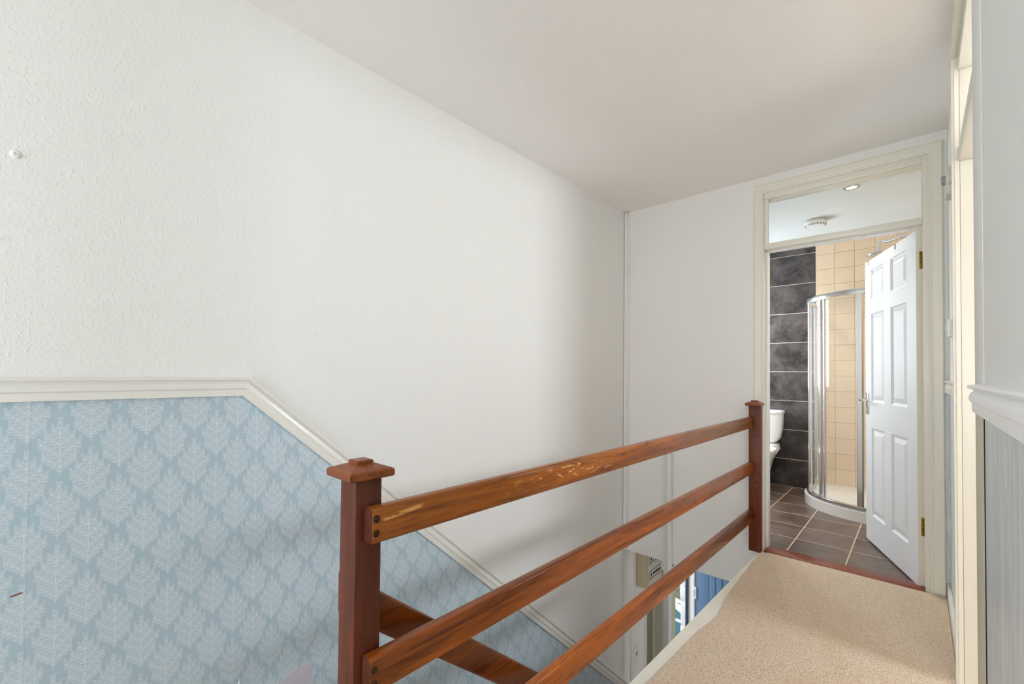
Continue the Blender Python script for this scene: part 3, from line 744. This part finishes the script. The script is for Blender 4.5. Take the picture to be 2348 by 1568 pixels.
# downlight and smoke alarm on the bathroom ceiling
dl = thing('ceiling_downlight', (-0.335, 3.918, BC), 'glowing recessed downlight in the bathroom ceiling', 'ceiling light')
lathe('bezel', [(0.030, 0), (0.046, 0), (0.047, -0.003), (0.040, -0.007), (0.032, -0.004), (0.030, 0)], (-0.335, 3.918, BC), (0, 0, 1), 'dchrome', dl, 32)
lathe('lamp_face', [(0.031, -0.002), (0.031, -0.003), (0, -0.003)], (-0.335, 3.918, BC), (0, 0, 1), 'lamp', dl, 24)
sp = bpy.data.lights.new('downlight_beam', 'SPOT'); sp.energy = P_G; sp.color = (1.0, 0.86, 0.66); sp.spot_size = math.radians(125); sp.spot_blend = 0.7; sp.shadow_soft_size = 0.03
so_ = bpy.data.objects.new('downlight_beam', sp); COL.objects.link(so_); so_.location = (-0.335, 3.918, BC - 0.012)
d2 = thing('ceiling_downlight', (-1.20, 4.75, BC), 'recessed downlight in the bathroom ceiling above the toilet', 'ceiling light')
lathe('bezel', [(0.030, 0), (0.046, 0), (0.047, -0.003), (0.040, -0.007), (0.032, -0.004), (0.030, 0)], (-1.20, 4.9, BC), (0, 0, 1), 'dchrome', d2, 32)
lathe('lamp_face', [(0.031, -0.002), (0.031, -0.003), (0, -0.003)], (-1.20, 4.9, BC), (0, 0, 1), 'lamp', d2, 24)
s2 = bpy.data.objects.new('downlight_beam', sp); COL.objects.link(s2); s2.location = (-1.20, 4.9, BC - 0.012)
sa = thing('smoke_alarm', (-0.634, 4.556, BC), 'white round slotted alarm on the bathroom ceiling', 'alarm')
lathe('base', [(0.066, 0), (0.068, -0.004), (0.068, -0.016), (0, -0.016)], (-0.634, 4.556, BC), (0, 0, 1), 'plastic', sa, 40)
bd = lathe('body', [(0.080, -0.014), (0.083, -0.018), (0.080, -0.034), (0.066, -0.052), (0.036, -0.056), (0, -0.056)], (-0.634, 4.556, BC), (0, 0, 1), 'plastic', sa, 40)
for i in range(20):
    a = 2 * math.pi * i / 20; c_, s_ = math.cos(a), math.sin(a)
    bm = bmesh.new(); add_box(bm, -0.0045, 0.0036, -0.0032, 0.0032, -0.005, 0.005)
    for v in bm.verts:
        q = Matrix.Rotation(a, 3, 'Z') @ (Matrix.Rotation(math.radians(-42), 3, 'Y') @ v.co); v.co = q + Vector((-0.634 + c_ * 0.0715, 4.556 + s_ * 0.0715, BC - 0.0435))
    put('slot', bm_mesh(bm, 'slot'), 'slotg', bd)

# ================================================================== balustrade
ba = thing('landing_balustrade', (-0.82, 1.9, 0), 'three-rail amber wood balustrade between two brown posts along the landing', 'balustrade')
def cap(cx_, cy_, w, z, post):
    bm = bmesh.new(); rings = []
    for h, s in ((0, w / 2 - 0.004), (0.003, w / 2), (0.015, w / 2), (0.018, w / 2 - 0.003), (0.027, 0.0225), (0.0275, 0.0185), (0.0335, 0.0185), (0.0355, 0.0155)):
        rings.append([bm.verts.new((cx_ + i * s, cy_ + j * s, z + h)) for i, j in ((-1, -1), (1, -1), (1, 1), (-1, 1))])
    for a, b in zip(rings, rings[1:]):
        for i in range(4): bm.faces.new((a[i], a[(i + 1) % 4], b[(i + 1) % 4], b[i]))
    bm.faces.new(rings[0]); bm.faces.new(rings[-1])
    return put('post_cap', bm_mesh(bm, 'post_cap'), 'cap', post, 20)
p1 = box('newel_post', (-0.893, -0.827, 0.446, 0.506, -0.199, 0.942), 'post', ba, 0.004)
cap(-0.861, 0.475, 0.101, 0.944, p1)
p2 = box('newel_post', (-0.829, -0.757, 3.272, 3.331, 0.0005, 0.962), 'post', ba, 0.004)
cap(-0.795, 3.284, 0.094, 0.962, p2)
def screw(o, n, parent, r=0.0075):
    s = lathe('screw', [(0, -0.002), (r, -0.002), (r, 0.0012), (r * 0.80, 0.0018), (r * 0.72, 0.0006), (r * 0.60, 0.0016), (0, 0.0022)], o, n, 'screw', parent, 18)
    # driver slot across the head
    bm = bmesh.new(); bm.from_mesh(s.data); q = Vector(n).to_track_quat('Z', 'Y'); k = len(bm.faces)
    for v in add_box(bm, -r * 0.56, r * 0.56, -r * 0.09, r * 0.09, 0.0012, 0.0026):
        v.co = q @ (Matrix.Rotation(0.9, 3, 'Z') @ v.co) + Vector(o) - ORG[parent.name]
    bm.faces.ensure_lookup_table()
    for f in bm.faces[k:]: f.material_index = 1
    bm.to_mesh(s.data); bm.free(); s.data.materials.append(MT['dark'])
    return s
xf, xb = -0.797, -0.8268
for k, (z0, z1, m_) in enumerate(((0.817, 0.890, 'rail'), (0.515, 0.591, 'rail2'), (0.200, 0.280, 'rail2'))):
    r_ = box('rail', (xb, xf, 0.463, 3.2725, z0, z1), [m_, 'endgrain'], ba, 0.0065, 3)
    for f_ in r_.data.polygons:
        if abs(f_.normal.y) > 0.6: f_.material_index = 1          # stained end grain
    for z in ((z0 + z1) / 2 + 0.0145, (z0 + z1) / 2 - 0.0145): screw((xf, 0.4755, z), (1, 0, 0), r_)
    screw((-0.782, 3.272, z0 - 0.055), (0, -1, 0), p2, 0.006)
# sloping stair handrail on the stair side of the post
def zt(y): return 0.668 - 0.80 * (y - 0.543)
bm = bmesh.new(); ys = (0.4575, 3.24); prof = [(-0.924, -0.094), (-0.895, -0.094), (-0.895, 0.0), (-0.924, 0.0)]
rs = [[bm.verts.new((x, y, zt(y) + d)) for x, d in prof] for y in ys]
for i in range(4): bm.faces.new((rs[0][i], rs[0][(i + 1) % 4], rs[1][(i + 1) % 4], rs[1][i]))
bm.faces.new(rs[0]); bm.faces.new(rs[1])
bmesh.ops.bevel(bm, geom=bm.edges[:], offset=0.008, segments=3, affect='EDGES', profile=0.5)
put('stair_handrail', bm_mesh(bm, 'stair_handrail'), 'srail', ba, 40)
box('stair_foot_post', (-0.894, -0.8275, 3.18, 3.245, LOW + 0.002, -1.35), 'post', ba, 0.004)

# staircase
st_ = thing('staircase', (-1.29, 1.9, LOW), 'carpeted stairs dropping away along the papered wall', 'stairs')
NR, RI, GO = 13, 0.2, 0.2268
for i in range(1, NR):
    z = -RI * i; y = 0.446 + GO * (i - 1)
    box('tread', (W + 0.035, -0.83, y - 0.015 + 0.016, y + GO, z - 0.03, z), 'carpet', st_, 0.006)
    box('riser', (W + 0.035, -0.83, y + GO - 0.012, y + GO, z - RI, z - 0.03), 'carpet', st_)
def stringer(x0, x1):
    o_ = [(0.446, -0.02), (0.446, -0.42), (0.446 + GO * 12, LOW), (0.446 + GO * 12 + 0.12, LOW), (0.446 + GO * 12 + 0.12, LOW + 0.15)]
    bm = bmesh.new(); a = [bm.verts.new((x0, y, z)) for y, z in o_]; b = [bm.verts.new((x1, y, z)) for y, z in o_]
    bm.faces.new(a); bm.faces.new(b)
    for i in range(5): bm.faces.new((a[i], a[(i + 1) % 5], b[(i + 1) % 5], b[i]))
    put('stringer', bm_mesh(bm, 'stringer'), 'ivory', st_)
stringer(W + 0.001, W + 0.033); stringer(-0.8268, -0.7905)

# ================================================================== things on the landing walls
pp_ = thing('corner_pipe', (-1.752, 3.317, -0.27), 'white painted pipe boxed into the corner from ceiling to soffit', 'pipe')
lathe('pipe', [(0.013, 0), (0.013, 2.762), (0, 2.762)], (-1.7535, 3.3165, -0.262), (0, 0, 1), 'plaster', pp_, 20)
box('pipe_fillet', (-1.745, -1.728, 3.3215, E, -0.262, 2.49), 'plaster', pp_, 0.004)
lathe('ceiling_collar', [(0.014, 0), (0.022, 0.002), (0.026, 0.006), (0, 0.006)], (-1.75, 3.314, CE - 0.0065), (0, 0, 1), 'olive', pp_, 20)
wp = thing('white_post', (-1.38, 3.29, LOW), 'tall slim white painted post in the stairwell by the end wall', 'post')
box('shaft', (-1.412, -1.374, 3.275, 3.325, LOW, 0.62), 'shadedw', wp, 0.0015)  # white post in a greyer tone, shade of its front put into the colour
box('lit_side_strip', (-1.3738, -1.366, 3.272, 3.328, LOW, 0.621), 'white', wp, 0.001)  # added strip, whiter colour stands for light on the post's right side
th = thing('wall_thermostat', (RF, 2.66, 1.93), 'cream vented wall unit with grey knob high beside the door frame', 'thermostat')
body = box('case', (0.091, RF, 2.60, 2.70, 1.934, 2.05), 'cplastic', th, 0.003)
for i in range(3):
    for j in range(2): box('vent_slot', (0.0995 + i * 0.005, 0.1015 + i * 0.005, 2.5995, 2.601, 1.972 + j * 0.008, 1.976 + j * 0.008), 'dark', body)
lathe('knob', [(0.020, 0), (0.020, 0.010), (0.017, 0.0135), (0, 0.0135)], (0.091, 2.65, 2.008), (-1, 0, 0), 'gplastic', th, 24)
box('back_plate', (0.114, RF, 2.592, 2.708, 1.928, 2.056), 'gplastic', th, 0.002)
sw = thing('light_switch', (RF, 3.03, 1.36), 'white light switch on the right wall beside the bathroom frame', 'light switch')
box('plate', (0.108, RF, 2.99, 3.075, 1.36, 1.445), 'plastic', sw, 0.002); box('rocker', (0.103, 0.1085, 3.022, 3.042, 1.388, 1.417), 'plastic', sw, 0.001)
nl = thing('wall_plug', (W, -0.048, 1.739), 'painted-over screw plug in the white wall near the left', 'wall plug')
lathe('collar', [(0.012, 0), (0.010, 0.003), (0.006, 0.005), (0.0035, 0.0052), (0.003, 0.002), (0, 0.002)], (W, -0.048, 1.739), (1, 0, 0), 'woodchip', nl, 20)
# torn patch and lifted flap at the foot of the wallpaper
tp = [(0.640, -0.10), (0.655, -0.02), (0.680, -0.006), (0.705, 0.004), (0.735, 0.012), (0.752, 0.006), (0.771, -0.002), (0.778, -0.02), (0.773, -0.06), (0.776, -0.14), (0.70, -0.15)]
poly_pts = [(W + 0.0012, y, z) for y, z in tp] + [(W, y, z) for y, z in tp]; n = len(tp)
tag(poly('torn_wallpaper_patch', poly_pts, [list(range(n))] + [[i, (i + 1) % n, n + (i + 1) % n, n + i] for i in range(n)], 'bare'), 'torn bare patch in the blue wallpaper beside the post', 'torn wallpaper')
fl = [(0.495, 0.02), (0.517, 0.064), (0.519, 0.02)]
poly_pts = [(W + 0.006, *fl[0]), (W + 0.012, *fl[1]), (W + 0.002, *fl[2]), (W + 0.001, *fl[0]), (W + 0.006, *fl[1]), (W, *fl[2])]
tag(poly('lifted_paper_flap', poly_pts, [(0, 1, 2), (3, 5, 4), (0, 3, 4, 1), (1, 4, 5, 2), (2, 5, 3, 0)], 'plastic'), 'small white lifted flap of paper low on the blue wallpaper', 'paper flap')
fk = [(-0.034, 0.556), (-0.012, 0.560), (-0.013, 0.557), (-0.033, 0.553)]
tag(poly('wallpaper_scuff', [(W + 0.0015, y, z) for y, z in fk] + [(W, y, z) for y, z in fk], [(0, 1, 2, 3), (0, 4, 5, 1), (1, 5, 6, 2), (2, 6, 7, 3), (3, 7, 4, 0)], 'cap'), 'tiny brown scuff on the blue wallpaper at far left', 'scuff')

# ================================================================== lower hall and outside
ST(box('floor_hall', (W, RF, 0.446, FD, LOW - 0.1, LOW), 'floorw'), 'wooden floor of the lower hall')
ST(box('wall_hall_right', (RF, RF + 0.1, E, FD, LOW, -0.27), 'plaster'), 'right wall of the lower hall')
ST(cutbox('wall_hall_front', (W, RF + 0.1, FD, FD + 0.1, LOW, -0.27), [(W + 0.012, -0.80, LOW, -0.50)], 'y', 'plaster'), 'front wall of the lower hall')
ST(box('wall_hall_stair_back', (W, -0.70, 0.30, 0.40, LOW, -0.25), 'plaster'), 'wall closing the space under the upper landing')
fd = thing('door_2', (-1.28, FD, LOW), 'blue boarded front door in a white frame, seen below the landing', None, kind='structure')
for b in ((W + 0.012, -1.712, FD - 0.01, FD + 0.07, LOW, -0.50), (-0.86, -0.80, FD - 0.01, FD + 0.07, LOW, -0.50), (-1.712, -0.86, FD - 0.01, FD + 0.07, -0.56, -0.50)): box('door_frame', b, 'white', fd, 0.004)
box('stile', (-1.708, -1.572, FD + 0.010, FD + 0.052, LOW + 0.01, -0.564), 'blue', fd, 0.003)
bx = -1.5705
while bx < -1.01:
    box('board', (bx, bx + 0.0605, FD + 0.014, FD + 0.05, LOW + 0.01, -0.564), 'blue', fd, 0.0015); bx += 0.0665
box('groove_backing', (-1.572, -0.98, FD + 0.036, FD + 0.054, LOW + 0.012, -0.566), 'blued', fd)
box('stile', (bx, -0.864, FD + 0.010, FD + 0.052, LOW + 0.01, -0.564), 'blue', fd, 0.003)
lk = box('lock_case', (-1.716, -1.694, FD - 0.014, FD + 0.012, -1.165, -1.045), 'white', fd, 0.004)
box('keep', (-1.712, -1.704, FD - 0.0155, FD - 0.0135, -1.14, -1.07), 'gplastic', lk)
window('window_6', 'x', W - 0.016, wy0, wy1, wz0, wz1, 'blued', 'dark framed side window of the lower hall behind the curtain', 0, 0.028, 0.020)
# curtain on its pole
cu = thing('curtain', (-1.70, 4.12, -1.95), 'sage green pleated curtain hanging at the lower hall window', 'curtain')
def wavy(x0, y0, y1, folds, amp, z0, z1, gather=0.0):
    bm = bmesh.new(); n = folds * 10; lev = 7; grid = []
    for k in range(lev + 1):
        f = k / lev; row = []
        for i in range(n + 1):
            t = i / n; a = amp * (0.7 + 0.5 * (1 - f)); yc = (y0 + y1) / 2; sp_ = 1 - gather * math.sin(f * math.pi * 0.9)
            row.append(bm.verts.new((x0 + a * math.sin(t * folds * 2 * math.pi), yc + (y0 + (y1 - y0) * t - yc) * sp_ + 0.006 * math.sin(t * folds * 4 * math.pi), z0 + (z1 - z0) * f)))
        grid.append(row)
    for a, b in zip(grid, grid[1:]):
        for i in range(n): bm.faces.new((a[i], a[i + 1], b[i + 1], b[i]))
    r = bmesh.ops.solidify(bm, geom=bm.faces[:], thickness=0.003)
    return bm
put('drape', bm_mesh(wavy(-1.705, 3.74, 3.97, 4, 0.022, -1.95, -0.66), 'drape'), 'curtain', cu, 60)
put('drape', bm_mesh(wavy(-1.705, 4.02, 4.235, 4, 0.020, -1.95, -0.66), 'drape'), 'curtain', cu, 60)
cpz = -0.635
pl = thing('curtain_pole', (-1.70, 4.2, cpz), 'chrome curtain pole with a ball finial above the sage curtain', 'curtain pole')
tube('pole', [(-1.70, 3.86, cpz), (-1.70, 4.70, cpz)], 0.011, 'chrome', pl, 14)
lathe('finial', [(0.011, 0), (0.016, 0.006), (0.024, 0.02), (0.027, 0.035), (0.022, 0.05), (0.010, 0.06), (0, 0.061)], (-1.70, 3.86, cpz), (0, -1, 0), 'chrome', pl, 24)
for y in (3.95, 4.68): box('bracket', (W, -1.70, y - 0.008, y + 0.008, cpz - 0.02, cpz + 0.004), 'chrome', pl, 0.002)
for i in range(10):
    y = 3.88 + i * 0.036
    tube('ring', [(-1.70 + 0.017 * math.cos(a), y, cpz - 0.004 + 0.017 * math.sin(a)) for a in [2 * math.pi * q / 16 for q in range(17)]], 0.0025, 'chrome', pl, 6, (0, 1, 0))
# consumer unit
mb = thing('consumer_unit', (W, 3.68, -0.65), 'cream electricity consumer unit with two breaker windows on the hall wall', 'fuse box')
box('case', (W, -1.668, 3.552, 3.812, -0.648, -0.276), 'mplastic', mb, 0.005)
cv = box('cover', (-1.6685, -1.657, 3.5525, 3.8115, -0.6475, -0.2765), 'cplastic', mb, 0.003)
for z in (-0.555, -0.425):
    wv = box('breaker_window', (-1.6575, -1.6555, 3.562, 3.782, z, z + 0.062), 'gplastic', cv, 0.001)
    box('window_lip', (-1.6575, -1.650, 3.560, 3.806, z - 0.022, z - 0.004), 'mplastic', cv, 0.002)
    for i in range(9):
        if i == 1: continue
        bk = box('breaker', (-1.656, -1.650, 3.572 + i * 0.022, 3.590 + i * 0.022, z + 0.012, z + 0.052), 'plastic', cv, 0.001)
        box('toggle', (-1.651, -1.644, 3.576 + i * 0.022, 3.586 + i * 0.022, z + 0.026, z + 0.042), 'dark', cv, 0.001)
tk = thing('cable_trunking', (W, 3.46, LOW), 'thin white cable trunking on the hall wall beside the fuse box', 'trunking')
box('channel', (W, W + 0.014, 3.447, 3.490, -1.40, -0.275), 'plaster', tk, 0.002)
box('cover_strip', (W + 0.0135, W + 0.017, 3.450, 3.487, -1.40, -0.276), 'plaster', tk, 0.001)
ls = thing('light_switch', (W, 3.55, -1.29), 'white light switch on the lower hall wall beneath the fuse box', 'light switch')
box('plate', (W, W + 0.010, 3.497, 3.600, -1.275, -1.155), 'plastic', ls, 0.002); box('rocker', (W + 0.009, W + 0.014, 3.535, 3.552, -1.225, -1.195), 'gplastic', ls, 0.001)
# outside the hall window
ST(box('ground_outside', (-6.5, 2.0, 4.85, 9.0, LOW - 0.15, LOW - 0.05), 'tarmac'), 'paving outside the front door')
ST(box('ground_side', (-6.5, W - 0.12, 0.0, 4.85, LOW - 0.15, LOW - 0.05), 'tarmac'), 'paving outside the side window')
nb = thing('neighbouring_house', (-3.0, 5.6, LOW - 0.05), 'pebbledashed house wall with a teal glazed door outside the window', 'house')
box('pebbledash_wall', (-4.4, -2.045, 5.6, 5.75, LOW - 0.05, 0.9), 'pebble', nb)
lt = poly('canopy', [(-2.5, 5.599, -1.60), (-2.05, 5.599, -1.70), (-2.5, 5.52, -1.60), (-2.05, 5.52, -1.815), (-2.5, 5.52, -1.625), (-2.05, 5.52, -1.84), (-2.5, 5.599, -1.625), (-2.05, 5.599, -1.84)], [(0, 1, 3, 2), (2, 3, 5, 4), (4, 5, 7, 6), (6, 7, 1, 0), (0, 2, 4, 6), (1, 7, 5, 3)], 'white', nb)
gd = box('glazed_door', (-2.55, -2.05, 5.57, 5.5985, LOW - 0.04, -1.70), 'teal', nb, 0.003)
box('door_rail', (-2.55, -2.05, 5.555, 5.572, -1.93, -1.893), 'white', gd, 0.003); box('door_rail', (-2.265, -2.25, 5.56, 5.572, -1.893, -1.705), 'blued', gd)
pi = thing('stone_pillar', (-1.99, 5.25, LOW - 0.05), 'rough whitewashed stone pillar outside the hall window', 'pillar')
z = LOW - 0.05; k = 0
for hgt in (0.33, 0.28, 0.31, 0.275, 0.30, 0.29, 0.32, 0.30, 0.31, 0.3):
    bm = bmesh.new(); jx = random.uniform(-0.008, 0.008)
    add_box(bm, -2.028 + jx, -1.90, 5.16, 5.34, z + 0.006, z + hgt - 0.006)
    bmesh.ops.bevel(bm, geom=bm.edges[:], offset=0.018, segments=2, affect='EDGES', profile=0.5)
    for v in bm.verts: v.co += Vector([random.uniform(-0.004, 0.004) for _ in range(3)])
    put('stone_block', bm_mesh(bm, 'stone_block'), 'stone', pi, 40); z += hgt
box('mortar_core', (-2.016, -1.91, 5.172, 5.328, LOW - 0.05, z - 0.01), 'nosing', pi)
